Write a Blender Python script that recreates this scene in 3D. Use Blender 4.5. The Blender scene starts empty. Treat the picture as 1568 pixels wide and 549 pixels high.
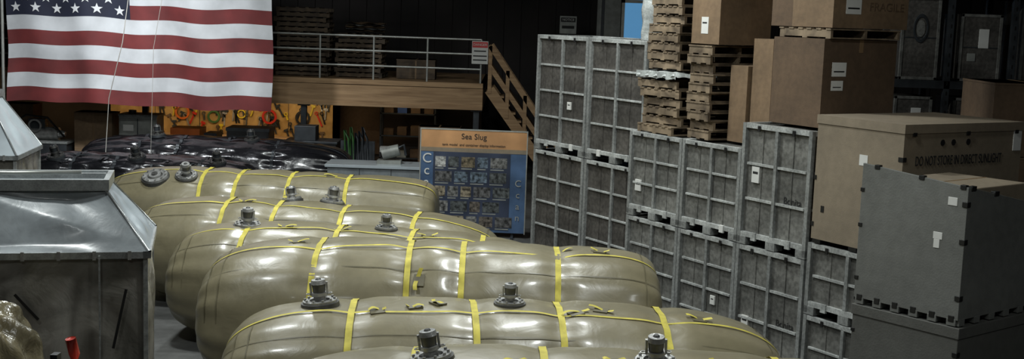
import bpy, math, random
from mathutils import Vector, Matrix, noise
random.seed(7)
R=math.radians
scene=bpy.context.scene
COL=scene.collection
# ---------------------------------------------------------------- materials
MATS={}
def mat(name,col,rough=0.6,metal=0.0,var=0.15,nscale=4.0,bump=0.0,bscale=20.0,emit=None,estr=0.0,coat=0.0,rvar=0.0,col2=None,detail=4.0,dist=0.0,grime=0.0):
    if name in MATS: return MATS[name]
    m=bpy.data.materials.new(name); m.use_nodes=True
    nt=m.node_tree; b=nt.nodes['Principled BSDF']
    b.inputs['Roughness'].default_value=rough
    b.inputs['Metallic'].default_value=metal
    b.inputs['Coat Weight'].default_value=coat
    b.inputs['Coat Roughness'].default_value=.14
    tc=nt.nodes.new('ShaderNodeTexCoord')
    n=nt.nodes.new('ShaderNodeTexNoise'); n.inputs['Scale'].default_value=nscale
    n.inputs['Detail'].default_value=detail; n.inputs['Distortion'].default_value=dist
    nt.links.new(tc.outputs['Object'],n.inputs['Vector'])
    r=nt.nodes.new('ShaderNodeValToRGB')
    lo=[max(0,x*(1-var)) for x in col]+[1]
    hi=list(col2)+[1] if col2 else [min(1,x*(1+var)) for x in col]+[1]
    r.color_ramp.elements[0].position=.35; r.color_ramp.elements[0].color=lo
    r.color_ramp.elements[1].position=.68; r.color_ramp.elements[1].color=hi
    nt.links.new(n.outputs['Fac'],r.inputs['Fac'])
    out=r.outputs['Color']
    if grime>0:
        ng=nt.nodes.new('ShaderNodeTexNoise'); ng.inputs['Scale'].default_value=nscale*9; ng.inputs['Detail'].default_value=6
        nt.links.new(tc.outputs['Object'],ng.inputs['Vector'])
        rg=nt.nodes.new('ShaderNodeValToRGB'); g=1-grime
        rg.color_ramp.elements[0].position=.38; rg.color_ramp.elements[0].color=(g,g,g,1)
        rg.color_ramp.elements[1].position=.6; rg.color_ramp.elements[1].color=(1,1,1,1)
        mx=nt.nodes.new('ShaderNodeMix'); mx.data_type='RGBA'; mx.blend_type='MULTIPLY'; mx.inputs['Factor'].default_value=1
        nt.links.new(ng.outputs['Fac'],rg.inputs['Fac']); nt.links.new(out,mx.inputs['A']); nt.links.new(rg.outputs['Color'],mx.inputs['B'])
        out=mx.outputs['Result']
    nt.links.new(out,b.inputs['Base Color'])
    if rvar>0:
        mr=nt.nodes.new('ShaderNodeMapRange'); mr.inputs['To Min'].default_value=max(0.05,rough-rvar); mr.inputs['To Max'].default_value=rough+rvar
        nt.links.new(n.outputs['Fac'],mr.inputs['Value']); nt.links.new(mr.outputs['Result'],b.inputs['Roughness'])
    if bump>0:
        n2=nt.nodes.new('ShaderNodeTexNoise'); n2.inputs['Scale'].default_value=bscale; n2.inputs['Detail'].default_value=5; n2.inputs['Distortion'].default_value=dist
        nt.links.new(tc.outputs['Object'],n2.inputs['Vector'])
        bp=nt.nodes.new('ShaderNodeBump'); bp.inputs['Strength'].default_value=bump; bp.inputs['Distance'].default_value=.05
        nt.links.new(n2.outputs['Fac'],bp.inputs['Height']); nt.links.new(bp.outputs['Normal'],b.inputs['Normal'])
    if emit:
        b.inputs['Emission Color'].default_value=list(emit)+[1]; b.inputs['Emission Strength'].default_value=estr
    MATS[name]=m
    return m
def woodmat(name,c1,c2,scale=(1,1,8)):
    if name in MATS: return MATS[name]
    m=bpy.data.materials.new(name); m.use_nodes=True
    nt=m.node_tree; b=nt.nodes['Principled BSDF']; b.inputs['Roughness'].default_value=.7
    tc=nt.nodes.new('ShaderNodeTexCoord'); mp=nt.nodes.new('ShaderNodeMapping'); mp.inputs['Scale'].default_value=scale
    n=nt.nodes.new('ShaderNodeTexNoise'); n.inputs['Scale'].default_value=2.2; n.inputs['Detail'].default_value=7; n.inputs['Distortion'].default_value=.6
    r=nt.nodes.new('ShaderNodeValToRGB')
    r.color_ramp.elements[0].position=.3; r.color_ramp.elements[0].color=list(c1)+[1]
    r.color_ramp.elements[1].position=.7; r.color_ramp.elements[1].color=list(c2)+[1]
    nt.links.new(tc.outputs['Object'],mp.inputs['Vector']); nt.links.new(mp.outputs['Vector'],n.inputs['Vector'])
    nt.links.new(n.outputs['Fac'],r.inputs['Fac']); nt.links.new(r.outputs['Color'],b.inputs['Base Color'])
    bp=nt.nodes.new('ShaderNodeBump'); bp.inputs['Strength'].default_value=.3; bp.inputs['Distance'].default_value=.02
    nt.links.new(n.outputs['Fac'],bp.inputs['Height']); nt.links.new(bp.outputs['Normal'],b.inputs['Normal'])
    MATS[name]=m; return m

M_TANK=mat('tan_vinyl',(.200,.176,.108),.38,0,.12,1.3,.18,3.2,coat=.2,rvar=.07,dist=.7,grime=.07)
M_SEAM=mat('welded_seam',(.13,.115,.068),.4)
M_YEL=mat('yellow_webbing',(.50,.43,.06),.7,0,.2,9)
M_BLK=mat('black_vinyl',(.010,.010,.012),.25,0,.3,2,.4,4,coat=.4,dist=.9)
M_FIT=mat('cast_aluminium',(.40,.40,.39),.36,.6,.3,9,.15,40)
M_FITD=mat('dark_fitting',(.12,.12,.115),.4,.6,.3,9)
M_FRAME=mat('crate_frame',(.28,.29,.28),.42,.2,.25,3,.08,30,grime=.3)
M_RIB=mat('crate_rib',(.46,.475,.46),.40,.2,.3,4,.08,30,grime=.3)
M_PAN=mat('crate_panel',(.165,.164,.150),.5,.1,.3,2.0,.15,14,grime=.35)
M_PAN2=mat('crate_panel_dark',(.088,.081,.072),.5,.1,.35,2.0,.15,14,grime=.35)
M_LAB=mat('paper_label',(.6,.6,.57),.7,0,.05)
M_INK=mat('black_ink',(.012,.012,.012),.7)
M_CARD=mat('cardboard',(.180,.118,.066),.8,0,.2,1.6,.05,60,grime=.15)
M_CARD2=mat('cardboard_dark',(.110,.069,.039),.8,0,.2,1.6,.05,60,grime=.15)
M_TANB=mat('tan_fibreboard',(.22,.178,.124),.75,0,.14,1.2,.05,60,grime=.1)
M_TAPE=mat('packing_tape',(.20,.13,.07),.3,0,.1)
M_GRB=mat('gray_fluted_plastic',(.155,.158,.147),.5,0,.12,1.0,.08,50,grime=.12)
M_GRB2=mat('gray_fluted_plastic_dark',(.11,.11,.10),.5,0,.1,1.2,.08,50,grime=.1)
M_CLIP=mat('black_clip',(.01,.01,.01),.4)
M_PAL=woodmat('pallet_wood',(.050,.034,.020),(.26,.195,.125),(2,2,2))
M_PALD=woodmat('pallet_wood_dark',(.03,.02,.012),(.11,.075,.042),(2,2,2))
M_BEAM=woodmat('mezzanine_timber',(.24,.142,.068),(.42,.27,.14),(.5,1,6))
M_PLY=woodmat('plywood_board',(.26,.145,.04),(.52,.33,.12),(1.2,1,1.2))
M_RAIL=mat('galvanised_pipe',(.42,.43,.40),.4,.5,.15,6)
M_CONC=mat('concrete_floor',(.085,.086,.083),.5,0,.35,.9,.08,15,rvar=.12,detail=8,grime=.2)
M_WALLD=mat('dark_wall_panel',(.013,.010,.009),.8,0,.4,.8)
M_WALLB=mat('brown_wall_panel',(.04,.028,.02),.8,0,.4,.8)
M_CEIL=mat('ceiling_deck',(.03,.03,.03),.8)
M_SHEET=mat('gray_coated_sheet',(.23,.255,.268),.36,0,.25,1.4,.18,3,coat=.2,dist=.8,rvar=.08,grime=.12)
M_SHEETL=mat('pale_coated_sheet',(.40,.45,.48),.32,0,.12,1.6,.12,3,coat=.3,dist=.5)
M_CLEAR=mat('cloudy_plastic_film',(.15,.142,.12),.25,0,.4,1.3,.5,2.6,coat=.5,dist=1.0,rvar=.1,col2=(.31,.295,.26))
M_ALU=mat('aluminium_edge',(.38,.40,.40),.35,.6,.2,8,grime=.2)
M_RED=mat('flag_red',(.125,.018,.018),.8,0,.25,1.5)
M_WHT=mat('flag_white',(.47,.485,.50),.8,0,.14,1.5)
M_NAVY=mat('flag_navy',(.010,.013,.03),.8,0,.2,1.5)
M_STAR=mat('flag_star',(.60,.61,.62),.8,0,.05)
M_SIGNR=mat('sign_red',(.5,.02,.02),.5)
M_ORG=mat('poster_orange',(.46,.245,.11),.4,0,.3,1.2)
M_BLUE=mat('poster_blue',(.07,.125,.23),.35,0,.4,1.5)
M_NAVYP=mat('poster_navy',(.035,.045,.075),.35,0,.4,1.5)
M_GRN=mat('green_hose',(.045,.13,.035),.5)
M_REDP=mat('red_paint',(.5,.03,.015),.35,0,.1)
M_FILM=mat('white_wrap_film',(.36,.38,.37),.25,0,.35,5,.6,8,coat=.4)
M_STEEL=mat('painted_steel_dark',(.04,.045,.05),.45,.4,.3,5)
M_MACH=mat('machine_gray',(.26,.27,.25),.5,.2,.2,5)
M_ROPE=mat('white_rope',(.30,.29,.26),.8)
M_SKY=mat('blue_daylight_pane',(.1,.3,.6),.2,0,.1,emit=(.14,.40,.72),estr=.5)
M_ORANGE=mat('orange_plastic',(.6,.14,.02),.4)
M_YELP=mat('yellow_paint',(.6,.45,.03),.4)
M_BLUP=mat('blue_paint',(.03,.08,.28),.4)
M_TBAG=mat('tan_film_bundle',(.20,.17,.10),.25,0,.4,1.6,.6,4,coat=.5,dist=1.2)

# ---------------------------------------------------------------- mesh builder
class MB:
    def __init__(s): s.v=[];s.f=[];s.mi=[];s.sm=[];s.mats=[]
    def idx(s,m):
        if m not in s.mats: s.mats.append(m)
        return s.mats.index(m)
    def add(s,vs,fs,m,smooth=False,M=None):
        o=len(s.v); i=s.idx(m)
        for v in vs:
            v=Vector(v)
            if M is not None: v=M@v
            s.v.append(tuple(v))
        for f in fs:
            s.f.append(tuple(o+k for k in f)); s.mi.append(i); s.sm.append(smooth)
    def box(s,x0,x1,y0,y1,z0,z1,m,M=None):
        if x1<x0: x0,x1=x1,x0
        if y1<y0: y0,y1=y1,y0
        if z1<z0: z0,z1=z1,z0
        vs=[(x0,y0,z0),(x1,y0,z0),(x1,y1,z0),(x0,y1,z0),(x0,y0,z1),(x1,y0,z1),(x1,y1,z1),(x0,y1,z1)]
        s.add(vs,[(0,3,2,1),(4,5,6,7),(0,1,5,4),(1,2,6,5),(2,3,7,6),(3,0,4,7)],m,False,M)
    def hexa(s,bot,topz,m):
        (pts,z0)=bot
        vs=[(p[0],p[1],z0) for p in pts]+[(p[0],p[1],topz[i]) for i,p in enumerate(pts)]
        s.add(vs,[(0,3,2,1),(4,5,6,7),(0,1,5,4),(1,2,6,5),(2,3,7,6),(3,0,4,7)],m)
    def cyl(s,p0,p1,r0,r1,m,n=16,smooth=True,caps=True,M=None):
        p0=Vector(p0);p1=Vector(p1); d=(p1-p0).normalized()
        a=d.orthogonal().normalized(); b=d.cross(a)
        vs=[];fs=[]
        for p,r in ((p0,r0),(p1,r1)):
            for i in range(n):
                t=2*math.pi*i/n; vs.append(p+a*math.cos(t)*r+b*math.sin(t)*r)
        for i in range(n): fs.append((i,(i+1)%n,n+(i+1)%n,n+i))
        s.add(vs,fs,m,smooth,M)
        if caps:
            s.add(vs[:n],[tuple(range(n))[::-1]],m,False,M); s.add(vs[n:],[tuple(range(n))],m,False,M)
    def tube(s,pts,r,m,n=8,M=None):
        pts=[Vector(p) for p in pts]; vs=[];fs=[]
        up=Vector((0,0,1))
        for i,p in enumerate(pts):
            d=(pts[min(i+1,len(pts)-1)]-pts[max(i-1,0)]).normalized()
            a=d.cross(up)
            if a.length<.05: a=d.cross(Vector((0,1,0)))
            a.normalize(); b=d.cross(a)
            for k in range(n):
                t=2*math.pi*k/n; vs.append(p+a*math.cos(t)*r+b*math.sin(t)*r)
        for i in range(len(pts)-1):
            for k in range(n):
                fs.append((i*n+k,i*n+(k+1)%n,(i+1)*n+(k+1)%n,(i+1)*n+k))
        fs.append(tuple(range(n))); fs.append(tuple(range((len(pts)-1)*n,len(pts)*n))[::-1])
        s.add(vs,fs,m,True,M)
    def grid(s,fn,nu,nv,m,smooth=True,wrapv=False,M=None):
        vs=[fn(i/nu,j/nv) for i in range(nu+1) for j in range(nv if wrapv else nv+1)]
        w=nv if wrapv else nv+1; fs=[]
        for i in range(nu):
            for j in range(nv):
                j2=(j+1)%w
                fs.append((i*w+j,i*w+j2,(i+1)*w+j2,(i+1)*w+j))
        s.add(vs,fs,m,smooth,M)
    def ring(s,c,ro,ri,h,m,n=20,M=None):
        c=Vector(c); vs=[];fs=[]
        for z,r in ((0,ro),(h,ro),(h,ri),(0,ri)):
            for i in range(n):
                t=2*math.pi*i/n; vs.append(c+Vector((math.cos(t)*r,math.sin(t)*r,z)))
        for q in range(4):
            for i in range(n): fs.append((q*n+i,q*n+(i+1)%n,((q+1)%4)*n+(i+1)%n,((q+1)%4)*n+i))
        s.add(vs,fs,m,False,M)
    def text(s,txt,size,M,m,ext=.002,align='CENTER',fit=None):
        cu=bpy.data.curves.new('t','FONT'); cu.body=txt; cu.size=size; cu.extrude=ext; cu.align_x=align; cu.align_y='CENTER'
        ob=bpy.data.objects.new('t',cu); COL.objects.link(ob)
        dg=bpy.context.evaluated_depsgraph_get(); me=bpy.data.meshes.new_from_object(ob.evaluated_get(dg))
        k=1.0
        if fit:
            xs=[v.co.x for v in me.vertices]; k=fit/(max(xs)-min(xs))
        s.add([Vector((v.co.x*k,v.co.y,v.co.z)) for v in me.vertices],[tuple(p.vertices) for p in me.polygons],m,False,M)
        bpy.data.objects.remove(ob); bpy.data.meshes.remove(me); bpy.data.curves.remove(cu)
    def done(s,name,loc=(0,0,0),rz=0.0,bevel=0.0):
        me=bpy.data.meshes.new(name); me.from_pydata(s.v,[],s.f)
        for m in s.mats: me.materials.append(m)
        me.polygons.foreach_set('material_index',s.mi); me.polygons.foreach_set('use_smooth',s.sm)
        me.update()
        ob=bpy.data.objects.new(name,me); ob.location=loc; ob.rotation_euler=(0,0,rz); COL.objects.link(ob)
        if bevel>0:
            b=ob.modifiers.new('bevel','BEVEL'); b.width=bevel; b.segments=2; b.limit_method='ANGLE'; b.angle_limit=R(40)
        return ob
FRONT=Matrix(((1,0,0,0),(0,0,-1,0),(0,1,0,0),(0,0,0,1)))
def face_front(x,y,z): return Matrix.Translation((x,y,z))@FRONT
def face_right(x,y,z): return Matrix.Translation((x,y,z))@Matrix.Rotation(R(90),4,'Z')@FRONT
def sp(v,e): return math.copysign(abs(v)**e,v)

# ---------------------------------------------------------------- room shell
def slab(name,x0,x1,y0,y1,z0,z1,m):
    b=MB(); b.box(x0,x1,y0,y1,z0,z1,m); return b.done(name)
slab('floor',-16,14,-5,38,-.2,0,M_CONC)
slab('ceiling',-16,14,-5,38,8.6,8.8,M_CEIL)
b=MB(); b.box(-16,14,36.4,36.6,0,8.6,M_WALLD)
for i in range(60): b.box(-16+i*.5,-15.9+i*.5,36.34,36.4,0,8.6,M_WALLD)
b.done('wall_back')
slab('wall_left',-16.2,-16,-5,38,0,8.6,M_WALLB)
slab('wall_right',14,14.2,-5,38,0,8.6,M_WALLD)
slab('wall_front',-16,14,-5.2,-5,0,8.6,M_WALLB)
b=MB()
b.box(3.05,3.9,36.28,36.32,3.2,6.2,M_SKY)
for x in (3.0,3.85): b.box(x,x+.09,36.2,36.33,3.1,6.3,M_RAIL)
for z in (3.1,4.7,6.2): b.box(3.0,3.94,36.2,36.33,z,z+.09,M_RAIL)
b.box(2.3,2.98,36.25,36.33,3.1,6.3,M_MACH); b.box(2.42,2.5,36.2,36.26,3.1,6.3,M_STEEL)
b.done('window_1')

# ---------------------------------------------------------------- pillow tanks
def fitting(b,M,sc=1.0,tall=True,A=None,B=None):
    A=A or M_FIT; B=B or M_FITD
    S=M@Matrix.Scale(sc,4)
    b.cyl((0,0,-.03),(0,0,.02),.19,.185,B,24,M=S)
    b.ring((0,0,.02),.165,.10,.022,A,24,M=S)
    for i in range(10):
        a=i*math.pi/5; x,y=.142*math.cos(a),.142*math.sin(a)
        b.cyl((x,y,.03),(x,y,.062),.014,.014,A,6,False,M=S)
    if tall:
        b.cyl((0,0,.02),(0,0,.10),.062,.056,A,20,M=S)
        b.cyl((0,0,.085),(0,0,.115),.078,.078,A,20,M=S)
        b.cyl((0,0,.115),(0,0,.20),.060,.066,B,20,M=S)
        b.cyl((0,0,.20),(0,0,.24),.076,.066,A,20,M=S)
        b.cyl((0,0,.24),(0,0,.255),.03,.02,B,12,M=S)
        for sgn in (-1,1):
            b.box(sgn*.068,sgn*.088,-.016,.016,.09,.215,A,M=S)
            b.ring((0,0,0),.028,.02,.008,A,10,M=S@Matrix.Translation((sgn*.10,0,.1)))
    else:
        b.cyl((0,0,.02),(0,0,.06),.085,.08,A,20,M=S)
        b.cyl((0,0,.06),(0,0,.075),.04,.04,B,16,M=S)
def tank(name,cx,cy,L,W,hL,hR,rot,straps,fits,seed=0,body=M_TANK,strapm=M_YEL,tags=(),longs=(104,),nl=3.5,nr=3.5,strap_end=172,wr=1.0):
    b=MB(); cxv=seed*13.7
    def nn_(x): return nl if x<0 else nr
    def surf(x,ph,off=0.0,s=None):
        n=nn_(x)
        if s is None:
            s=max(0,1-abs(2*x/L)**n)**(1/n)
        h=hL+(hR-hL)*(x/L+.5)
        p=1-sum(.038*math.exp(-((x-q)/.15)**2) for q in straps)
        c,sn=math.cos(ph),math.sin(ph)
        e=.84
        sw=s**.55; sh=s**.9
        w=1+.018*noise.noise(Vector((x*1.1+cxv,ph*1.2,seed)))+ (abs(2*x/L)**6)*.026*math.sin(ph*15+seed)*wr
        w+=.009*wr*noise.noise(Vector((x*3.0+cxv,ph*2.0,seed+5)))
        for q in straps:
            w+=.009*wr*math.exp(-((x-q)/.26)**2)*math.sin(ph*19+q*5)
        o=off
        y=(W/2*sw*p*w+o)*sp(c,e)
        z=.47*h+((.53*h*sh*p*w+o) if sn>0 else (.52*h*sh*w+o))*sp(sn,e)
        return Vector((x,y,max(z,.0)))
    def side(n,k):
        xm=(1-.82**n)**(1/n); out=[]
        kx=int(k*.72)
        for i in range(kx):
            q=xm*i/kx; out.append((q*L/2,(1-q**n)**(1/n)))
        for i in range(k-kx+1):
            a=i/(k-kx); s=.82*(1-a**1.5)
            out.append(((1-s**n)**(1/n)*L/2,s))
        return out
    KK=80
    prof=[(-x,s) for x,s in side(nl,KK)][::-1]+side(nr,KK)[1:]
    NP=len(prof)-1
    def ts(u):
        q=min(max(u,0),1)*NP; i=min(int(q),NP-1); f_=q-i
        return prof[i][0]*(1-f_)+prof[i+1][0]*f_, prof[i][1]*(1-f_)+prof[i+1][1]*f_
    def f(u,v):
        x,s=prof[min(NP,int(round(u*NP)))]; return surf(x,-v*2*math.pi,0,s)
    b.grid(f,NP,112,body,True,True)
    for q in straps:
        lean=random.uniform(-.05,.05)
        b.grid(lambda u,v:surf(q+lean*(v*2-1)+(u-.5)*.064,R(8+(strap_end-8)*v),.011),3,70,strapm)
    for ph in longs:
        def g(u,v,ph=ph):
            x,s=ts(.03+u*.94); return surf(x,R(ph+(v-.5)*1.9+2.2*math.sin(u*17+seed)),.010,s)
        b.grid(g,150,2,strapm)
    def g(u,v):
        x,s=ts(.02+u*.96); return surf(x,R(130+(v-.5)*1.0),.004,s)
    b.grid(g,150,1,M_SEAM if body is M_TANK else body)
    for xe in (-L/2+.16,-L/2+.30,L/2-.2):
        b.grid(lambda u,v:surf(xe+(u-.5)*.014,R(5+172*v),.004),1,60,M_SEAM if body is M_TANK else body)
    def frame(x,ph):
        p=surf(x,R(ph),0); px=surf(x+.05,R(ph)); pp=surf(x,R(ph)+.05)
        tx=(px-p).normalized(); nn=(tx.cross(pp-p)).normalized()
        if nn.z<0: nn=-nn
        ty=nn.cross(tx)
        M=Matrix((tx,ty,nn)).transposed().to_4x4(); M.translation=p; return M
    A,B=(None,None) if body is M_TANK else (M_FITD,M_STEEL)
    for (x,ph,sc,tall) in fits: fitting(b,frame(x,ph),sc,tall,A,B)
    for (x,ph,a) in tags:
        M=frame(x,ph)@Matrix.Rotation(a,4,'Z'); k1=random.uniform(4,8); le=random.uniform(.16,.30); k2=random.uniform(0,3)
        b.grid(lambda u,v:Vector(((u-.5)*le,(v-.5)*.045+.03*math.sin(u*3+k2),.022+.014*math.sin(u*k1+k2)+.03*max(0,u-.7))),10,1,strapm,M=M)
        b.box(-.07,.07,-.06,.06,-.005,.012,M_SEAM if body is M_TANK else body,M=M)
    return b.done(name,(cx,cy,0),rot)
tank('pillow_tank',.76,9.85,5.5,2.0,1.57,1.55,R(2),[-1.5,-.45,.45,1.5],[(-1.36,94,1.0,True),(.45,94,1.0,True)],1,tags=[(-.7,100,.5),(.9,98,1.9),(1.7,100,.2),(.1,98,.2)])
tank('pillow_tank.001',.0,11.85,5.45,1.96,1.5,1.47,R(3),[-1.5,-.33,.5,1.5],[(-1.82,90,1.0,True),(.02,90,.85,True)],2,tags=[(-.9,98,.3),(-.68,92,2.2),(.65,100,.4),(1.85,98,.1),(-1.25,104,.2),(.9,96,-.3)])
tank('pillow_tank.002',-.88,13.9,5.15,1.96,1.72,1.66,R(1),[-1.25,-.24,.36,1.42],[],3,tags=[(-.10,140,1.5),(-1.5,95,.2),(1.5,93,.3),(1.9,95,-.2)],nl=3.6,nr=8)
tank('pillow_tank.003',-1.85,15.85,5.0,1.9,1.55,1.42,R(-1),[-1.5,-.35,.6,1.5],[(-1.55,92,1.0,True),(.25,92,.8,True)],4,tags=[(-1.0,100,.1),(.8,100,.3),(-.3,96,.3)])
tank('pillow_tank.004',-2.8,17.9,5.35,1.95,1.55,1.35,R(-2),[-1.3,-.55,.4,1.45],[(-.45,80,.9,True),(.15,80,1,True)],5,tags=[(-1.0,100,.1)])
tank('pillow_tank.005',-4.05,20.9,5.6,2.0,1.55,1.45,0,[-1.1,-.5,.35,1.3],[(-1.85,122,1.25,False),(-1.35,118,1.0,True)],6,tags=[(1.0,100,.1)],nl=4,nr=7)
tank('black_pillow_tank',-7.7,25.2,5.0,1.7,1.2,1.15,R(1),[-1.9,-1.1,-.3,.5,1.4],[(-1.5,115,1.0,True),(.1,110,1.0,True),(1.7,105,1.0,True)],7,M_BLK,M_STEEL,tags=[(-.5,120,1.2),(.7,120,.6),(1.2,130,1),(-1.3,130,.5)],wr=4)
tank('black_pillow_tank.001',-6.6,27.6,6.0,1.9,1.35,1.3,R(-1),[-1.6,-.7,.3,1.4],[(-1.3,100,1.0,True),(.8,100,1.0,True)],8,M_BLK,M_STEEL,wr=4)

# coiled black hoses lying on the dark tanks' near side
b=MB()
random.seed(21)
for k in range(7):
    x0=-11.3+k*.62; pts=[]
    for i in range(60):
        a=i*.55; rr=.34+.05*math.sin(i*.3)
        pts.append((x0+rr*math.cos(a),23.55+.28*math.sin(a),.06+.011*i+.03*math.sin(a*1.3)))
    b.tube(pts,.045,M_BLK,8)
    b.cyl((x0+.3,23.5,.66),(x0+.45,23.45,.74),.06,.06,M_FITD,12)
b.done('coiled_hoses')

# ---------------------------------------------------------------- crate wall
RZ=math.atan2(-.85,.527)
def P(t,n): return (1.65+.527*t+.85*n, 17.55-.85*t+.527*n)
def crate(t0,n0,z0,W,D,H,rows=3,cols=2,pan=M_PAN,labels=(),name='bulk_container',txt=None):
    b=MB(); i=.05; fz=.10
    b.box(i,W-i,i,D-i,fz,H-.03,pan)
    for x in (0,W-.055):
        for y in (0,D-.055): b.box(x,x+.055,y,y+.055,.02,H-.0,M_FRAME)
    for z,h in ((fz,.06),(H-.06,.06)):
        b.box(.055,W-.055,.004,.05,z,z+h,M_RIB); b.box(.055,W-.055,D-.05,D-.004,z,z+h,M_RIB)
        b.box(.004,.05,.055,D-.055,z,z+h,M_RIB); b.box(W-.05,W-.004,.055,D-.055,z,z+h,M_RIB)
    for x in (.0,W/2-.08,W-.16): b.box(x,x+.16,.0,.14,0,fz,M_FRAME); b.box(x,x+.16,D-.14,D,0,fz,M_FRAME)
    b.box(W/2-.024,W/2+.024,.006,.05,fz,H-.06,M_FRAME)
    b.box(W-.05,W-.006,D/2-.024,D/2+.024,fz,H-.06,M_FRAME)
    b.box(.006,.05,D/2-.024,D/2+.024,fz,H-.06,M_FRAME)
    for r in range(1,rows):
        z=fz+.04+(H-fz-.1)*r/rows
        for k in range(cols):
            xa=.07+(W-.14)*k/cols+.02; xb=.07+(W-.14)*(k+1)/cols-.02
            b.box(xa,xb,.018,.05,z-.015,z+.015,M_RIB)
            ya=.07+(D-.14)*k/cols+.02; yb=.07+(D-.14)*(k+1)/cols-.02
            b.box(W-.05,W-.018,ya,yb,z-.015,z+.015,M_RIB); b.box(.018,.05,ya,yb,z-.015,z+.015,M_RIB)
    for k in range(cols):
        xc=.07+(W-.14)*(k+.5)/cols
        b.box(xc-.005,xc+.005,.040,.05,fz+.05,H-.08,pan)
        yc=.07+(D-.14)*(k+.5)/cols
        b.box(W-.05,W-.04,yc-.005,yc+.005,fz+.05,H-.08,pan)
    for x in (W*.25,W*.75):
        b.box(x-.04,x+.04,-.01,.02,fz-.03,fz+.07,M_LAB if random.random()<.4 else M_RIB)
        b.box(x-.02,x+.02,-.014,.0,H-.09,H-.02,M_CLIP)
    for (u,v,w,h) in labels:
        b.box(W*u,W*u+w,.024,.048,H*v,H*v+h,M_LAB)
        b.box(W*u+.02,W*u+w-.02,.0225,.03,H*v+h*.55,H*v+h*.7,M_INK)
    if txt:
        b.text(txt,.12,face_front(W*.745,.046,H*.42),M_INK)
    x,y=P(t0,n0); return b.done(name,(x,y,z0),RZ,bevel=.005)
random.seed(3)
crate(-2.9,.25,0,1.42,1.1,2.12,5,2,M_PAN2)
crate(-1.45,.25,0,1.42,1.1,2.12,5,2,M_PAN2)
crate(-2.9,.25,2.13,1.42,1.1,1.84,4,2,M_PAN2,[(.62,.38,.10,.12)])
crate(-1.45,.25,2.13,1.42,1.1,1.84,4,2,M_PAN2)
crate(0,0,0,1.16,1.15,1.5,4,2,M_PAN)
crate(1.17,0,0,1.16,1.15,1.5,4,2,M_PAN,[(.6,.4,.09,.12)])
crate(0,0,1.51,1.16,1.15,1.2,3,2,M_PAN,[(.12,.3,.13,.16)])
crate(1.17,0,1.51,1.16,1.15,1.2,3,2,M_PAN)
crate(2.34,0,0,1.2,1.15,1.5,3,2,M_PAN,[(.12,.3,.12,.15)],txt='Bonita')
crate(2.34,0,1.51,1.2,1.15,1.53,3,2,M_PAN,[(.15,.52,.13,.2)],txt='Bonita')
crate(3.58,0,0,1.25,1.15,.86,2,2,M_PAN)
crate(3.58,0,.87,1.25,1.15,.86,2,2,M_PAN,txt='ML 8206')
crate(3.58,1.17,0,1.25,.95,.86,2,2,M_PAN)
crate(3.58,1.17,.87,1.25,.95,.86,2,2,M_PAN)
crate(1.2,1.3,0,1.2,1.15,1.5,3); crate(1.2,1.3,1.51,1.2,1.15,1.2,3)
crate(2.42,1.3,0,1.1,1.15,1.5,3); crate(2.42,1.3,1.51,1.1,1.15,1.5,3)

def cbox(t0,t1,n0,n1,z0,z1,m=M_CARD,labels=(),rlabels=(),name='cardboard_box',txt=None):
    W=t1-t0;D=n1-n0;H=z1-z0;b=MB()
    b.box(0,W,0,D,0,H-.012,m)
    b.box(.0,W,.0,D/2-.003,H-.012,H,m); b.box(.0,W,D/2+.003,D,H-.012,H,m)
    b.box(-.001,W+.001,D/2-.035,D/2+.035,H-.002,H+.002,M_TAPE)
    b.box(-.002,.0,D/2-.035,D/2+.035,H-.16,H+.001,M_TAPE); b.box(W,W+.002,D/2-.035,D/2+.035,H-.16,H+.001,M_TAPE)
    for (u,v,w,h) in labels:
        b.box(W*u,W*u+w,-.004,.0,H*v,H*v+h,M_LAB); b.box(W*u+.02,W*u+w-.03,-.005,0,H*v+h*.6,H*v+h*.7,M_INK)
    for (u,v,w,h) in rlabels:
        b.box(W,W+.004,D*u,D*u+w,H*v,H*v+h,M_LAB); b.box(W,W+.005,D*u+.03,D*u+w-.03,H*v+h*.3,H*v+h*.4,M_INK)
    if txt: b.text(txt,.14,face_right(W+.003,D*.7,H*.28),M_CARD2,fit=.6)
    x,y=P(t0,n0); return b.done(name,(x,y,z0),RZ,bevel=.008)
cbox(1.6,1.93,.4,1.1,2.72,3.72,M_CARD)
cbox(1.96,2.32,.45,1.2,2.72,4.08,M_CARD)
cbox(2.42,3.28,.36,1.62,3.05,4.12,M_CARD2,rlabels=[(.12,.58,.24,.17),(.12,.42,.2,.12)])
def pallet_stack(x,y,z,rz,W,D,N,m=M_PAL,jit=.04,name='pallet_stack',ph=.125):
    b=MB()
    for k in range(N):
        j=jit
        M=Matrix.Translation((random.uniform(-j,j),random.uniform(-j,j),k*ph))@Matrix.Rotation(random.uniform(-.05,.05)*(jit/.04),4,'Z')
        for sy in (0,D/2-.02,D-.04):
            b.box(0,W,sy,sy+.04,.016,ph-.022,m,M)
        nb=6
        for i in range(nb):
            if random.random()<.08: continue
            xa=i*(W-.08)/(nb-1)+random.uniform(-.01,.01); b.box(xa,xa+.08,-.01,D+.01,ph-.022,ph-.004,m,M)
        for i in range(3):
            xa=i*(W-.08)/2; b.box(xa,xa+.08,0,D,0,.016,m,M)
    return b.done(name,(x,y,z),rz)
x,y=P(.08,.08); pallet_stack(x,y,2.715,RZ,.8,1.0,6,jit=.05)
x,y=P(.2,.12); pallet_stack(x,y,3.60,RZ,.68,1.0,11,M_PAL,.05)
x,y=P(1.02,.18); pallet_stack(x,y,2.715,RZ,.46,1.0,10,M_PAL,.05)
x,y=P(2.45,.42); pallet_stack(x,y,4.125,RZ,.86,1.2,1,M_PAL,.0)
cbox(1.0,1.56,.2,1.1,3.98,5.1,M_CARD,labels=[(.35,.12,.14,.22)])
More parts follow.
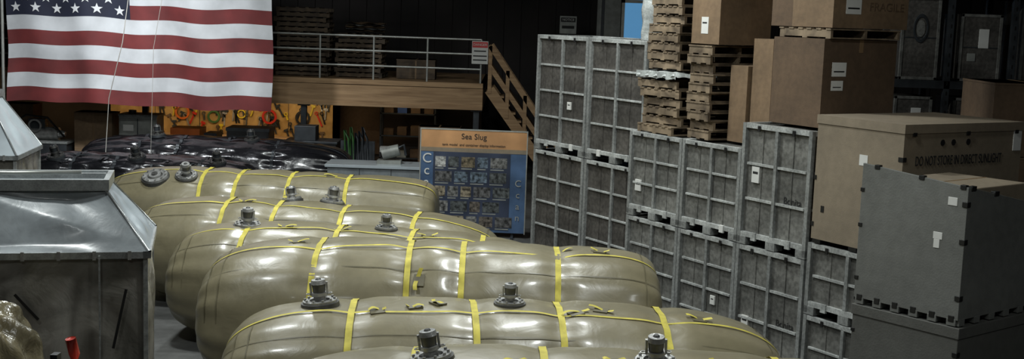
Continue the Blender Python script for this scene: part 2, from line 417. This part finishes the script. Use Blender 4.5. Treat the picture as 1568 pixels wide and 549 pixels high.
cbox(2.2,2.6,.5,1.5,4.255,5.2,M_CARD2)
cbox(2.62,3.3,.45,1.75,4.255,5.2,M_CARD,rlabels=[(.16,.18,.26,.2)],txt='FRAGILE')
b=MB()
b.grid(lambda u,v:Vector((u*.9-.03,v*1.05-.02,.05+.035*noise.noise(Vector((u*6,v*6,1))) -(.06 if (v==0 or u in (0,1)) else 0))),26,26,M_FILM)
b.grid(lambda u,v:Vector((u*.9-.03,-.02+.02*math.sin(u*30),.05-.09*v+.02*noise.noise(Vector((u*7,v,2))))),26,4,M_FILM)
x,y=P(.06,.06); b.done('shrink_wrap_sheet',(x,y,3.52),RZ)
b=MB()
def wrapf(u,v):
    a=v*2*math.pi; c,s=sp(math.cos(a),.5),sp(math.sin(a),.5)
    k=1+.06*noise.noise(Vector((math.cos(a)*2,math.sin(a)*2,u*7)))
    return Vector((.2+.22*c*k,.3+.3*s*k,u*1.2))
b.grid(wrapf,40,40,M_FILM,True,True)
x,y=P(.0,.3); b.done('shrink_wrapped_bundle',(x-.16,y+.25,3.98),RZ)

def tanbox(t0,t1,n0,n1,z0,z1):
    W=t1-t0;D=n1-n0;H=z1-z0;b=MB()
    b.box(0,W,0,D,.05,H-.02,M_TANB)
    b.box(-.012,W+.012,-.012,D+.012,H-.10,H,M_TANB)
    for x in (.03,W*.5-.05,W-.15): b.box(x,x+.12,0,D,0,.05,M_CLIP)
    for (yy) in (.12,D*.5,D-.15): b.box(W+.010,W+.018,yy,yy+.06,H-.13,H-.09,M_CLIP)
    for zz in (.25,.7,1.1): b.box(W-.06,W+.006,-.006,.05,zz,zz+.05,M_CLIP)
    for zz in (.2,.75): b.box(-.008,.03,-.006,.05,zz,zz+.05,M_CLIP)
    b.text('DO NOT STORE IN DIRECT SUNLIGHT',.15,face_right(W+.004,.92,1.10),M_INK,.002,fit=1.45)
    for yy in (.62,.80,1.05):
        b.cyl((W+.0,yy,1.30),(W+.006,yy,1.30),.035,.035,M_CLIP,14)
    b.box(W+.0,W+.008,D-.16,D-.02,H*.78,H*.93,M_LAB)
    b.box(W*.1,W*.1+.05,-.004,0,H*.25,H*.3,M_CLIP); b.box(W*.52,W*.52+.12,-.004,0,H*.66,H*.74,M_LAB)
    x,y=P(t0,n0); return b.done('fibreboard_bulk_box',(x,y,z0),RZ,bevel=.01)
tanbox(3.62,4.90,.0,2.0,1.74,3.25)

GRZ=R(-51)
def graybox(x,y,z,W,D,H,m=M_GRB,open_top=True,labels=True):
    b=MB(); T=.03
    if open_top:
        b.hexa(([(0,0),(W,0),(W,T),(0,T)],.06),[H,H-.10,H-.10,H],m)
        b.hexa(([(W-T,T),(W,T),(W,D),(W-T,D)],.06),[H-.10,H-.10,H-.38,H-.38],m)
        b.hexa(([(0,T),(T,T),(T,D),(0,D)],.06),[H-.02,H-.02,H-.38,H-.38],m)
        b.box(T,W-T,D-T,D,.06,H-.38,m)
    else:
        b.box(0,W,0,D,.06,H,m); b.box(-.012,W+.012,-.012,D+.012,H-.1,H+.01,m)
    b.box(T,W-T,T,D-T,.06,.10,m)
    for i in range(6):
        xx=.02+i*(W-.14)/5; b.box(xx,xx+.10,-.005,.1,-.0,.07,m); b.box(xx+.02,xx+.08,-.012,.0,.04,.10,M_CLIP)
        yy=.02+i*(D-.14)/5; b.box(W-.1,W+.005,yy,yy+.10,0,.07,m)
    b.box(.1,W-.1,.1,D-.1,.0,.06,M_CLIP)
    for zz in (.25,H*.55,H*.80):
        b.box(W-.05,W+.008,-.010,.05,zz,zz+.05,M_CLIP); b.box(-.008,.04,-.008,.03,zz,zz+.04,M_CLIP)
    if open_top:
        for xx in (.12,.55,.93): b.box(W*xx,W*xx+.06,-.01,T+.01,H-.03-.10*xx,H+.012-.10*xx,M_CLIP)
        for yy in (.02,.3): b.box(W-T-.01,W+.01,D*yy+.02,D*yy+.10,H-.13-.27*yy,H-.085-.27*yy,M_CLIP)
    if labels:
        b.box(W*.83,W*.83+.10,-.006,0,H*.80,H*.80+.08,M_LAB)
        b.box(W*.72,W*.72+.10,-.006,0,H*.56,H*.56+.07,M_LAB); b.box(W*.72+.01,W*.72+.075,-.006,0,H*.50,H*.56,M_LAB)
    return b.done('gray_bulk_box',(x,y,z),GRZ,bevel=.006)
gx,gy=3.60,12.66
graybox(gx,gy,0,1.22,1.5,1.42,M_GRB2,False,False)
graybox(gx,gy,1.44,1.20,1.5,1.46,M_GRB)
b=MB(); b.box(0,.9,0,1.1,0,1.20,M_TANB); b.box(.42,.46,-.004,1.1,0,1.203,M_TAPE); b.box(.0,.91,-.02,.04,1.0,1.23,M_TANB)
cg,sg=math.cos(GRZ),math.sin(GRZ)
b.done('cardboard_box',(gx+cg*.15-sg*.25,gy+sg*.15+cg*.25,1.55),GRZ,bevel=.01)
def wbox(name,x,y,z,W,D,H,m,rz=0,lab=()):
    b=MB(); b.box(0,W,0,D,0,H,m); b.box(-.006,W+.006,-.006,D+.006,H-.03,H-.0,m); b.box(W*.48,W*.52,-.003,D,0,H+.002,M_TAPE)
    b.box(0,W,-.004,.0,H*.45,H*.46,M_TAPE)
    for (u,v,w,h) in lab: b.box(W*u,W*u+w,-.006,0,H*v,H*v+h,M_LAB)
    return b.done(name,(x,y,z),rz,bevel=.01)
wbox('cardboard_box',6.45,16.6,0,1.2,1.2,1.3,M_CARD2); wbox('cardboard_box',6.45,16.6,1.31,1.2,1.2,1.3,M_CARD2)
wbox('cardboard_box',6.4,16.6,2.62,1.3,1.2,.98,M_CARD2,0,[(.12,.3,.12,.15)])

b=MB()
for x in (5.75,6.75,7.75,8.75,9.75):
    for y in (0,1.1):
        b.box(x,x+.09,y,y+.09,0,6,M_STEEL)
        if y==0:
            for k in range(40): b.box(x+.035,x+.055,-.004,.0,.1+k*.15,.16+k*.15,M_CLIP)
for z in (1.0,2.25,3.47,4.9):
    b.box(5.75,9.84,.0,.06,z-.12,z,M_STEEL); b.box(5.75,9.84,1.13,1.19,z-.12,z,M_STEEL); b.box(5.8,9.8,.06,1.13,z-.03,z,M_STEEL)
b.done('storage_rack',(0,19.6,0))
def case(x,z,W,H,oval=False,lab=False,m=M_PAN2):
    b=MB(); b.box(0,W,0,.8,.03,H,m)
    for xx in (0,W-.04): b.box(xx-.004,xx+.044,-.012,.03,0,H+.005,M_PAN)
    for zz in (.0,H-.04): b.box(-.004,W+.004,-.012,.03,zz,zz+.045,M_PAN)
    b.box(-.004,W+.004,-.008,.02,H*.5,H*.5+.02,M_STEEL)
    if oval:
        M=Matrix.Translation((W*.5,-.005,H*.62))@Matrix.Scale(1.9,4,(0,0,1))@Matrix.Rotation(R(90),4,'X')
        b.ring((0,0,0),.12,.09,.012,M_STEEL,24,M=M); b.cyl((0,0,0),(0,0,.008),.07,.07,M_PAN,18,M=M)
    if lab: b.box(W*.45,W*.45+.16,-.01,0,H*.5,H*.5+.3,M_LAB); b.box(W*.2,W*.4,-.01,0,H*.3,H*.42,M_MACH)
    return b.done('equipment_case',(x,19.7,z),0,bevel=.005)
case(6.05,3.475,.6,1.3,True); case(6.98,3.475,.65,1.05,False,True); case(7.95,3.475,.7,1.3)
case(6.02,2.255,.6,.95,False,True); case(6.95,2.255,.7,.95,False,True); case(7.95,2.255,.7,.9)

# ---------------------------------------------------------------- holding bins (left)
def hopper(x1,y0,W,D,zr,zt,ins,rz,name='collapsible_holding_bin',face=M_SHEET):
    b=MB()
    def wall(p0,p1,seed):
        p0=Vector(p0);p1=Vector(p1); d=(p1-p0); nn=Vector((d.y,-d.x,0)).normalized()
        def f(u,v):
            edge=min(1,5*min(u,1-u))*min(1,6*min(v,1-v)+.1)
            k=.09*noise.noise(Vector((u*d.length*1.3+seed,v*2.2,seed)))+.035*noise.noise(Vector((u*d.length*5+seed,v*5,3)))
            return p0+d*u+Vector((0,0,.12+(zr-.14)*v))+nn*k*edge
        b.grid(f,50,36,M_CLEAR)
    wall((-W,0,0),(0,0,0),1); wall((0,0,0),(0,D,0),4); wall((0,D,0),(-W,D,0),8); wall((-W,D,0),(-W,0,0),12)
    for (x,y) in ((0,0),(-W,0),(0,D),(-W,D)):
        b.box(x-.02,x+.02,y-.02,y+.02,0,zr,M_FRAME)
    b.box(-.40,-.385,-.07,-.05,0.1,zr,M_FRAME)
    e=.05
    b.box(-W-e,e,-e,.02,zr-.03,zr+.03,M_ALU); b.box(-W-e,e,D-.02,D+e,zr-.03,zr+.03,M_ALU)
    b.box(-.02,e,-e,D+e,zr-.03,zr+.03,M_ALU); b.box(-W-e,-W+.02,-e,D+e,zr-.03,zr+.03,M_ALU)
    b.box(-W,0,0,D,.0,.12,M_ALU)
    ix,iy=ins
    A=Vector((-W,-.03,zr+.03));B=Vector((.03,-.03,zr+.03));C=Vector((.03,D+.03,zr+.03));Dd=Vector((-W,D+.03,zr+.03))
    a=Vector((-W+ix,iy,zt));bb=Vector((-ix,iy,zt));c=Vector((-ix,D-iy,zt));d=Vector((-W+ix,D-iy,zt))
    def quad(p,q,r,s,m,seed,amp=.03):
        def f(u,v):
            e0=(p.lerp(q,u)).lerp(s.lerp(r,u),v); nn=(q-p).cross(s-p).normalized()
            ed=min(1,6*min(u,1-u))*min(1,6*min(v,1-v))
            ridge=-.13*abs(v-(1-abs(u-.45)*1.6)) if seed==1 else 0
            return e0+nn*(amp*noise.noise(Vector((u*5+seed,v*3,seed)))*ed+ridge*ed)
        b.grid(f,50,30,m)
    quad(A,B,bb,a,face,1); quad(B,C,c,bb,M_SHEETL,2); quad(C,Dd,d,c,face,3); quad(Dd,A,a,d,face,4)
    b.box(-W+ix-.04,-ix+.04,iy-.04,D-iy+.04,zt-.01,zt+.04,face)
    for yy in (iy-.05,D-iy): b.box(-W+ix-.05,-ix+.05,yy,yy+.05,zt-.03,zt+.07,M_ALU)
    for xx in (-W+ix-.05,-ix): b.box(xx,xx+.05,iy,D-iy,zt-.03,zt+.07,M_ALU)
    b.box(-W+ix,-ix,(D)/2-.02,D/2+.02,zt+.04,zt+.085,M_ALU)
    b.tube([(-W*.7,iy+.1,zt+.12),(-W*.4,iy+.12,zt+.11),(-ix-.2,iy+.1,zt+.12)],.018,M_RAIL)
    b.tube([B,bb],.014,M_ALU); b.tube([C,c],.014,M_ALU)
    for (xx,z0,z1) in ((-.22,1.2,1.75),(-1.0,1.45,1.75)):
        M=Matrix.Translation((xx,-.10,(z0+z1)/2))@Matrix.Rotation(R(-40 if xx<-.5 else 12),4,'Y')
        b.box(-.012,.012,-.006,.006,-(z1-z0)/2,(z1-z0)/2,M_CLIP,M)
    for k in range(10): b.box(-.15-k*.3,-.12-k*.3,-.058,-.05,zr-.04,zr+.04,M_FIT)
    return b.done(name,(x1,y0,0),rz)
hopper(-3.27,10.95,2.9,1.3,2.04,2.6,(.38,.35),R(14))
hopper(-7.0,17.3,2.6,1.4,2.04,2.86,(.45,.4),R(8),face=M_SHEETL)

b=MB()
def bun(u,v):
    a=v*2*math.pi; t=u*math.pi
    k=1+.16*noise.noise(Vector((math.cos(a)*2,math.sin(a)*2,u*6)))+.05*math.sin(a*9+u*20)
    return Vector((.45*sp(math.sin(t),.5)*sp(math.cos(a),.8)*k,.4*sp(math.sin(t),.5)*sp(math.sin(a),.8)*k,.47-.42*math.cos(t)*k))
b.grid(bun,50,60,M_TBAG,True,True); b.box(-.46,.46,-.03,.03,.4,.43,M_YEL)
b.done('wrapped_tank_bundle',(-3.95,8.9,1.14))
b=MB()
for k in (0,.52):
    b.box(-.5,.5,-.4,.4,k+.04,k+.5,M_CARD2); b.box(-.52,.52,-.42,.42,k+.46,k+.53,M_CARD2)
    for xx in (-.48,-.06,.36): b.box(xx,xx+.12,-.4,.4,k,k+.05,M_PAL)
b.done('wooden_chest',(-3.95,8.9,0))
b=MB()
b.box(-.25,.2,-.25,.25,0,.05,M_STEEL); b.cyl((0,0,.05),(0,0,1.2),.06,.05,M_STEEL,16); b.cyl((0,0,1.2),(0,0,1.42),.09,.09,M_CLIP,16)
b.cyl((0,0,1.42),(0,0,1.46),.05,.05,M_FIT,16)
b.tube([(.02,0,1.4),(.05,0,1.6),(.04,0,1.78),(.02,-.02,1.90)],.038,M_REDP,10)
b.tube([(-.05,0,1.3),(-.12,0,1.4),(-.18,0,1.7),(-.22,0,1.5),(-.24,0,.9),(-.22,0,.3)],.025,M_GRN,8)
b.box(-.12,-.07,-.04,.04,1.25,1.78,M_CLIP)
b.done('hand_pump',(-3.12,8.6,0))

# ---------------------------------------------------------------- flag
b=MB(); FW,FH=6.05,4.22
def fw(u,v):
    yy=.11*math.sin(u*13+v*1.5)*(.3+.7*(1-v))+.06*math.sin(u*31+v*3)+.05*noise.noise(Vector((u*7,v*5,2)))
    return Vector((u*FW+.03*math.sin(v*7),yy,v*FH+.03*math.sin(u*6)+.02*math.sin(u*23)))
NU=120
for s_ in range(13):
    v0,v1=s_/13,(s_+1)/13
    m=M_RED if s_%2==0 else M_WHT
    u0=0.47 if s_>=6 else 0.0
    b.grid(lambda u,v:fw(u0+(1-u0)*u,v0+(v1-v0)*v),NU,4,m)
b.grid(lambda u,v:fw(.47*u,(6+7*v)/13),60,28,M_NAVY)
for r in range(9):
    nn=6 if r%2==0 else 5
    for c in range(nn):
        u=.47*((c+.5)/6 if nn==6 else (c+1)/6); v=(6+7*((r+.75)/9.5))/13
        ctr=fw(u,v); vs=[ctr+Vector((0,-.02,0))]
        for k in range(10):
            a=math.pi/2+k*math.pi/5; rr=.125 if k%2==0 else .05
            p=fw(u+rr*math.cos(a)/FW,v+rr*math.sin(a)/FH); vs.append(p+Vector((0,-.02,0)))
        b.add(vs,[(0,1+k,1+(k+1)%10) for k in range(10)],M_STAR)
b.cyl((-.06,0,-.02),(-.06,0,FH+.1),.035,.035,M_RAIL,12)
b.tube([(-.1,0,FH+.05),(FW+.1,0,FH+.05)],.03,M_RAIL)
for x in (.3,FW/2,FW-.3): b.tube([(x,0,FH+.05),(x,0,6.69)],.008,M_ROPE,6)
b.done('american_flag',(-11.62,28.3,1.9))
b=MB(); b.tube([(-8.0,26.4,8.59),(-8.1,26.4,5.2),(-8.35,26.4,3.4),(-8.65,26.4,2.2),(-8.8,26.4,.01)],.009,M_ROPE,6)
b.tube([(-7.0,26.42,8.59),(-7.4,26.42,5.0),(-7.7,26.42,3.3),(-7.8,26.42,.01)],.005,M_ROPE,6)
b.done('hanging_rope')

# ---------------------------------------------------------------- mezzanine
b=MB(); YM=30.8
b.box(-15.9,-.8,YM,36.3,2.36,2.5,M_BEAM)
b.box(-15.9,-.8,YM-.08,YM,1.9,2.54,M_BEAM); b.box(-.88,-.8,YM,36.3,1.9,2.5,M_BEAM)
b.box(-15.9,-.8,YM-.12,YM-.08,2.42,2.54,M_BEAM); b.box(-15.9,-.8,YM-.12,YM-.08,1.88,1.95,M_BEAM)
for i in range(14): b.box(-15+i*1.05,-14.92+i*1.05,YM,36.2,2.05,2.36,M_BEAM)
for x in (-13,-9.2,-5.25,-.95):
    b.box(x-.07,x+.07,YM+.02,YM+.16,0,1.95,M_STEEL); b.box(x-.14,x+.14,YM-.03,YM+.2,1.84,1.9,M_STEEL); b.box(x-.14,x+.14,YM-.03,YM+.2,0,.03,M_STEEL)
b.done('mezzanine')
b=MB(); r=.026
posts=[-.87-1.33*i for i in range(11)]
for x in posts: b.cyl((x,YM+.04,2.505),(x,YM+.04,3.62),r,r,M_RAIL,10)
for z in (3.61,3.25,2.88): b.cyl((posts[-1],YM+.04,z),(-.87,YM+.04,z),r,r,M_RAIL,10)
b.done('pipe_railing')
b=MB(); b.box(-.2,.2,0,.012,-.28,.28,M_LAB); b.box(-.19,.19,-.004,0,.12,.26,M_SIGNR); b.box(-.17,.17,-.003,0,-.1,-.07,M_INK); b.box(-.17,.17,-.003,0,-.2,-.17,M_INK); b.box(-.15,.15,-.003,0,.02,.05,M_INK)
b.text('DANGER',.085,face_front(0,-.006,.19),M_LAB)
b.done('danger_sign',(-.9,YM-.03,3.30))
b=MB(); b.box(-.23,.23,0,.012,-.24,.24,M_MACH); b.box(-.2,.2,-.004,0,.08,.2,M_INK); b.text('NOTICE',.09,face_front(0,-.006,.14),M_LAB); b.box(-.17,.17,-.003,0,-.1,-.02,M_INK)
b.cyl((0,.02,-4.02),(0,.02,.2),.02,.02,M_STEEL,8)
b.done('notice_sign',(1.4,34.5,4.02))
b=MB(); top=Vector((-.64,30.75,2.4)); ft=Vector((1.15,30.75,0)); d=ft-top; hd=Vector((1,0,0)); sd=Vector((0,1,0))
def beam(p,q,w,h,m):
    p=Vector(p);q=Vector(q); t=(q-p).normalized(); s1=t.cross(Vector((0,0,1)))
    if s1.length<.01: s1=Vector((1,0,0))
    s1.normalize(); u=s1.cross(t)
    vs=[pp+s1*a*w/2+u*c*h/2 for pp in (p,q) for a,c in ((-1,-1),(1,-1),(1,1),(-1,1))]
    b.add(vs,[(0,1,2,3),(7,6,5,4),(0,4,5,1),(1,5,6,2),(2,6,7,3),(3,7,4,0)],m)
for s_ in (0,1):
    o=sd*(.95*s_)
    beam(top+o,ft+o,.05,.26,M_BEAM)
    beam(top+o+Vector((0,0,1.08)),ft+o+Vector((0,0,.98)),.09,.14,M_BEAM)
    beam(top+o+Vector((0,0,.56)),ft+o+Vector((0,0,.52)),.05,.12,M_BEAM)
    for k in range(5):
        p=top+o+d*(k/4.0); beam(p+Vector((0,0,-.1 if k<4 else 0)),p+Vector((0,0,1.08)),.09,.09,M_BEAM)
for k in range(1,12):
    p=top+d*(k/12); c=[p,p+sd*.95,p+sd*.95+hd*.22,p+hd*.22]
    b.add([q+Vector((0,0,z)) for z in (0,.04) for q in c],[(0,1,2,3),(7,6,5,4),(0,4,5,1),(1,5,6,2),(2,6,7,3),(3,7,4,0)],M_BEAM)
b.done('wooden_stairs')
random.seed(5)
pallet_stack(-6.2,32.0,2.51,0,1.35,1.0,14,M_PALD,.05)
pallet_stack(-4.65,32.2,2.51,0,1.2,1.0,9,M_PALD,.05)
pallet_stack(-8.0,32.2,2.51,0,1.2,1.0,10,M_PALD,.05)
b=MB()
for k in range(5): b.grid(lambda u,v:Vector((-.5+u*1.0,-.3+v*.6,.05*k+.06*noise.noise(Vector((u*4+k,v*4,k))))),12,8,M_FILM if k%2 else M_CARD)
b.done('folded_tarp_pile',(-3.95,32.6,3.70))
wbox('cardboard_box',-3.1,32.3,2.51,1.0,.8,.5,M_PALD); wbox('cardboard_box',-10.5,32.3,2.51,1.4,.8,1.1,M_PALD)
# ---------------------------------------------------------------- workshop below
b=MB(); b.box(-10.9,-4.9,33.4,33.45,0,2.04,M_PLY)
for x in (-9.7,-8.5,-7.3,-6.1): b.box(x,x+.012,33.39,33.4,0,2.04,M_STEEL)
def ringtool(x,z,r,m):
    b.ring((0,0,0),r,r*.72,.05,m,20,M=Matrix.Translation((x,33.38,z))@Matrix.Rotation(R(90),4,'X'))
random.seed(11)
ringtool(-8.95,1.35,.2,M_ORANGE); ringtool(-8.1,1.25,.17,M_GRN); ringtool(-6.6,1.3,.2,M_REDP); ringtool(-5.7,1.3,.2,M_CLIP); ringtool(-7.35,1.35,.12,M_YELP)
for i in range(90):
    x=random.uniform(-9.6,-5.0); z=random.uniform(.75,1.75); h=random.uniform(.12,.36); a=random.uniform(-.5,.5)
    m=random.choice([M_STEEL,M_CLIP,M_FIT,M_REDP,M_CARD2,M_YELP,M_STEEL,M_FITD,M_CLIP,M_STEEL])
    M=Matrix.Translation((x,33.36,z))@Matrix.Rotation(a,4,'Y')
    b.box(-.02,.02,0,.03,-h/2,h/2,m,M)
    if i%2: b.box(-.06,.06,-.01,.03,h/2-.03,h/2+.03,m,M)
    else: b.ring((0,0,0),.05,.03,.03,m,10,M=M@Matrix.Translation((0,0,h/2+.04))@Matrix.Rotation(R(90),4,'X'))
b.box(-10.8,-5.2,32.7,33.4,.72,.78,M_BEAM)
for x in (-10.7,-8.9,-7.1,-5.3): b.box(x,x+.1,32.75,32.85,0,.72,M_BEAM)
b.done('tool_board_workbench')
b=MB(); b.box(-15.8,-11.0,33.4,33.5,0,2.04,M_WALLB); b.box(-4.8,-.9,34.2,34.3,0,2.04,M_WALLB)
b.box(-4.8,-3.7,34.1,34.2,.3,2.0,M_CARD2)
b.done('wall_workshop')
b=MB(); b.box(-.45,.45,-.3,.3,0,1.55,M_MACH); b.box(-.42,.42,-.315,-.3,.8,1.5,M_MACH); b.box(-.01,.01,-.33,-.3,.1,1.5,M_STEEL); b.box(.05,.09,-.34,-.3,.9,1.1,M_CLIP); b.box(-.47,.47,-.32,.32,1.55,1.6,M_FRAME)
b.cyl((-.2,-.05,1.6),(-.2,-.05,1.68),.09,.09,M_STEEL); b.box(-.35,-.1,-.32,-.3,1.2,1.35,M_LAB)
b.done('steel_cabinet',(-8.95,29.7,0),bevel=.01)
b=MB(); b.box(-.7,.7,-.35,.35,.1,.85,M_STEEL); b.box(-.72,.72,-.37,.37,.85,.9,M_FRAME); b.cyl((-.4,0,1.05),(.4,0,1.05),.16,.16,M_FIT,20); b.cyl((.4,0,1.05),(.55,0,1.05),.1,.06,M_FIT,16); b.box(-.3,.1,-.1,.1,1.15,1.4,M_STEEL); b.ring((0,0,0),.16,.12,.03,M_FIT,20,M=Matrix.Translation((-.1,-.2,1.25))@Matrix.Rotation(R(90),4,'X'))
for x in (-.6,.5): b.box(x,x+.1,-.3,.3,0,.1,M_CLIP)
b.tube([(-.6,-.1,.9),(-.65,-.2,1.3),(-.3,-.2,1.5),(.2,-.2,1.45),(.6,-.2,1.0)],.025,M_CLIP)
b.done('air_compressor',(-11.3,29.6,0))
b=MB(); b.box(-1.0,1.0,-.4,.4,.1,1.0,M_SHEET); b.box(-1.05,1.05,-.45,.45,1.0,1.06,M_SHEETL)
for x in (-.33,.33): b.box(x-.006,x+.006,-.41,-.4,.12,.98,M_STEEL)
for x in (-.66,0,.66): b.box(x-.1,x+.1,-.43,-.4,.8,.83,M_CLIP)
b.box(-.95,.95,-.35,.35,0,.1,M_CLIP)
b.done('work_cabinet',(-2.85,26.0,0),bevel=.01)
b=MB(); b.box(-.25,.25,-.15,.15,0,.08,M_MACH); b.cyl((-.15,0,.2),(.2,0,.3),.14,.12,M_MACH,18); b.tube([(.1,0,.3),(.3,0,.4),(.35,-.1,.2)],.03,M_STEEL); b.box(-.2,0,-.1,.1,.25,.36,M_FIT)
b.done('bench_grinder',(-2.6,26.0,1.06))
b=MB(); b.box(-.6,.6,-.4,.4,0,.55,M_CLIP); b.box(-.6,.6,-.4,.4,.6,1.1,M_CLIP); b.box(-.63,.63,-.43,.43,.55,.6,M_STEEL); b.box(-.63,.63,-.43,.43,1.1,1.16,M_STEEL); b.box(-.4,.1,-.3,.2,1.16,1.5,M_STEEL)
for x in (-.3,.3): b.box(x-.08,x+.08,-.43,-.4,.85,.9,M_FIT)
b.done('tool_chest',(-4.75,29.3,0),bevel=.01)
b=MB(); b.box(-.5,.5,-.35,.35,0,1.35,M_CLIP); b.box(-.52,.52,-.37,.37,1.3,1.38,M_STEEL); b.box(-.45,.45,-.36,-.35,.1,.6,M_STEEL); b.box(-.45,.45,-.36,-.35,.7,1.2,M_STEEL)
b.done('tool_chest',(-6.3,29.6,0),bevel=.01)
b=MB(); b.box(-.6,.6,-.4,.4,.45,.55,M_REDP); b.box(-.55,.3,-.3,.3,.55,.85,M_REDP); b.box(.3,.6,-.3,.3,.55,1.2,M_STEEL); b.box(-.5,.2,-.32,.32,.85,1.3,M_ORANGE)
for x in (-.4,.4):
    for y in (-.35,.35): b.cyl((x,y-.05,.2),(x,y+.05,.2),.2,.2,M_CLIP,18)
b.box(-.5,.5,-.3,.3,.2,.46,M_STEEL)
b.done('utility_cart',(-7.7,29.8,0))
b=MB()
for i in range(5):
    x=.0+i*.11; b.tube([(x,0,0),(x+.02,.03*i,.8),(x+.04*math.sin(i),0,1.45+.08*math.sin(i*2)),(x+.1,-.06,1.25),(x+.12,-.08,.5)],.028,M_GRN if i<2 else M_STEEL,8)
b.box(-.1,.7,.05,.12,0,1.2,M_STEEL)
b.done('hose_rack',(-3.95,28.9,0))
random.seed(2)
for (x,y,w,h,m) in ((-13.4,29.2,1.2,1.3,M_CARD2),(-12.7,30.05,1.0,1.7,M_CARD),(-10.5,29.5,.9,1.6,M_CARD),(-2.3,29.9,1.0,1.5,M_CARD2)):
    wbox('cardboard_box',x,y,0,w,.6,h,m)
b=MB()
for z in (.3,.9,1.5): b.box(0,1.5,0,.5,z,z+.03,M_STEEL)
for x in (0,1.46):
    for y in (0,.46): b.box(x,x+.04,y,y+.04,0,1.8,M_STEEL)
for k in range(12):
    z=(.33,.93,1.53)[k%3]; x=.1+(k//3)*.36; b.box(x,x+.25,.1,.4,z,z+random.uniform(.15,.26),random.choice([M_CARD,M_MACH,M_CARD2,M_BLUP,M_CARD2]))
b.done('shelf_unit',(-3.6,33.2,0))

# ---------------------------------------------------------------- poster board
b=MB(); W,H=2.02,1.95
b.box(0,W,0,.05,0,H,M_BLUE)
b.box(0,W,-.004,0,H-.34,H,M_ORG); b.box(0,W,-.005,0,H-.42,H-.34,M_TANB)
b.box(.24,W-.30,-.006,0,.05,H-.42,M_NAVYP)
b.text('Sea Slug',.15,face_front(W*.5,-.008,H-.12),M_INK); b.text('tank model  and container display information',.065,face_front(W*.5,-.008,H-.28),M_INK)
cols=[(.20,.20,.19),(.11,.11,.11),(.28,.24,.17),(.12,.16,.20),(.42,.42,.40),(.17,.14,.09),(.09,.10,.10),(.14,.12,.10)]
pm=[mat('photo_print_%d'%i,c,.4,0,.8,14,detail=2,grime=.6) for i,c in enumerate(cols)]
random.seed(9)
for r in range(5):
    z=.10+r*.285; x=.28
    while x<W-.55:
        w_=random.choice((.2,.26,.32)); b.box(x,x+w_,-.009,0,z,z+.2,random.choice(pm)); b.box(x,x+w_*.8,-.0085,0,z-.04,z-.02,M_MACH); x+=w_+.05
for i,ch in enumerate('Ccan'):
    b.text(ch,.26,face_front(.12,-.008,H-.56-i*.23),M_LAB)
for i,ch in enumerate('Ccan'):
    b.text(ch,.18,face_front(W-.14,-.008,.3+(3-i)*.22),M_RAIL)
for x in (-.02,W): b.box(x-.0,x+.02,-.01,.06,-.02,H+.02,M_RAIL)
b.box(0,W,-.01,.06,H,H+.02,M_RAIL)
for x in (.2,W-.25): b.box(x,x+.05,-.25,.35,-.10,-.05,M_STEEL); b.box(x,x+.05,.05,.1,-.1,1.2,M_STEEL)
b.done('display_board',(-1.76,23.6,.10),R(-2))

# ---------------------------------------------------------------- lights
def lamp(x,y,z,size,power,col=(1,.96,.86),name='high_bay_lamp',aim=None,spread=None):
    b=MB(); b.cyl((0,0,0),(0,0,.28),size*.5+.03,.12,M_STEEL,24,caps=False); b.cyl((0,0,.28),(0,0,.45),.12,.12,M_STEEL,16); b.tube([(0,0,.45),(0,0,8.58-z)],.012,M_STEEL,6)
    o=b.done(name,(x,y,z))
    l=bpy.data.lights.new(name+'_light','AREA'); l.shape='DISK'; l.size=size; l.energy=power; l.color=col
    if spread: l.spread=spread
    lo=bpy.data.objects.new(name+'_light',l); lo.location=(0,0,-.01); COL.objects.link(lo); lo.parent=o
    if aim:
        dv=(Vector(aim)-Vector((x,y,z))); lo.rotation_euler=dv.to_track_quat('-Z','Y').to_euler(); lo.location=dv.normalized()*.05
    return o
WH=(.95,1,.985)
K=.84
lamp(-5,15.8,7.4,.6,330*K,WH); lamp(.5,15.8,7.4,.6,330*K,WH)
lamp(-5,10.5,7.4,.6,250*K,WH); lamp(1,10.5,7.4,.6,250*K,WH)
lamp(-4.5,20.8,7.4,.6,270*K,WH); lamp(-1,21.8,7.4,.6,210*K,WH)
lamp(-3,3,7.4,.8,95*K,WH); lamp(5.5,6.5,7.4,.8,120*K,WH)
lamp(-8.5,22.5,7.6,.6,165,(.93,.97,1),aim=(-8.5,28,3.2),name='flood_lamp',spread=R(80))
def tubel(x,y,z,p,col=(1,.76,.45)):
    b=MB(); b.box(-.6,.6,-.06,.06,0,.06,M_RAIL); o=b.done('workshop_lamp',(x,y,z))
    l=bpy.data.lights.new('workshop_light','AREA'); l.shape='RECTANGLE'; l.size=1.1; l.size_y=.1; l.energy=p; l.color=col
    lo=bpy.data.objects.new('workshop_light',l); COL.objects.link(lo); lo.parent=o; lo.location=(0,0,-.01); lo.rotation_euler=(R(25),0,0)
for x in (-9.8,-7.6,-5.6): tubel(x,32.2,1.96,17)
tubel(-2.8,32.5,1.96,5); tubel(-12.6,32.0,1.96,6)
w=bpy.data.worlds.new('World'); scene.world=w; w.use_nodes=True
w.node_tree.nodes['Background'].inputs['Color'].default_value=(.5,.55,.6,1); w.node_tree.nodes['Background'].inputs['Strength'].default_value=.05

# ---------------------------------------------------------------- camera
cam=bpy.data.cameras.new('camera'); co=bpy.data.objects.new('camera',cam); COL.objects.link(co)
cam.sensor_width=36; cam.lens=43.6; cam.clip_end=200
Mx=Matrix.Rotation(R(90-7.64),4,'X')@Matrix.Rotation(R(2.0),4,'Z')
co.matrix_world=Matrix.Translation((0,0,4.3))@Mx
scene.camera=co
scene.view_settings.view_transform='Standard'
scene.view_settings.look='None'
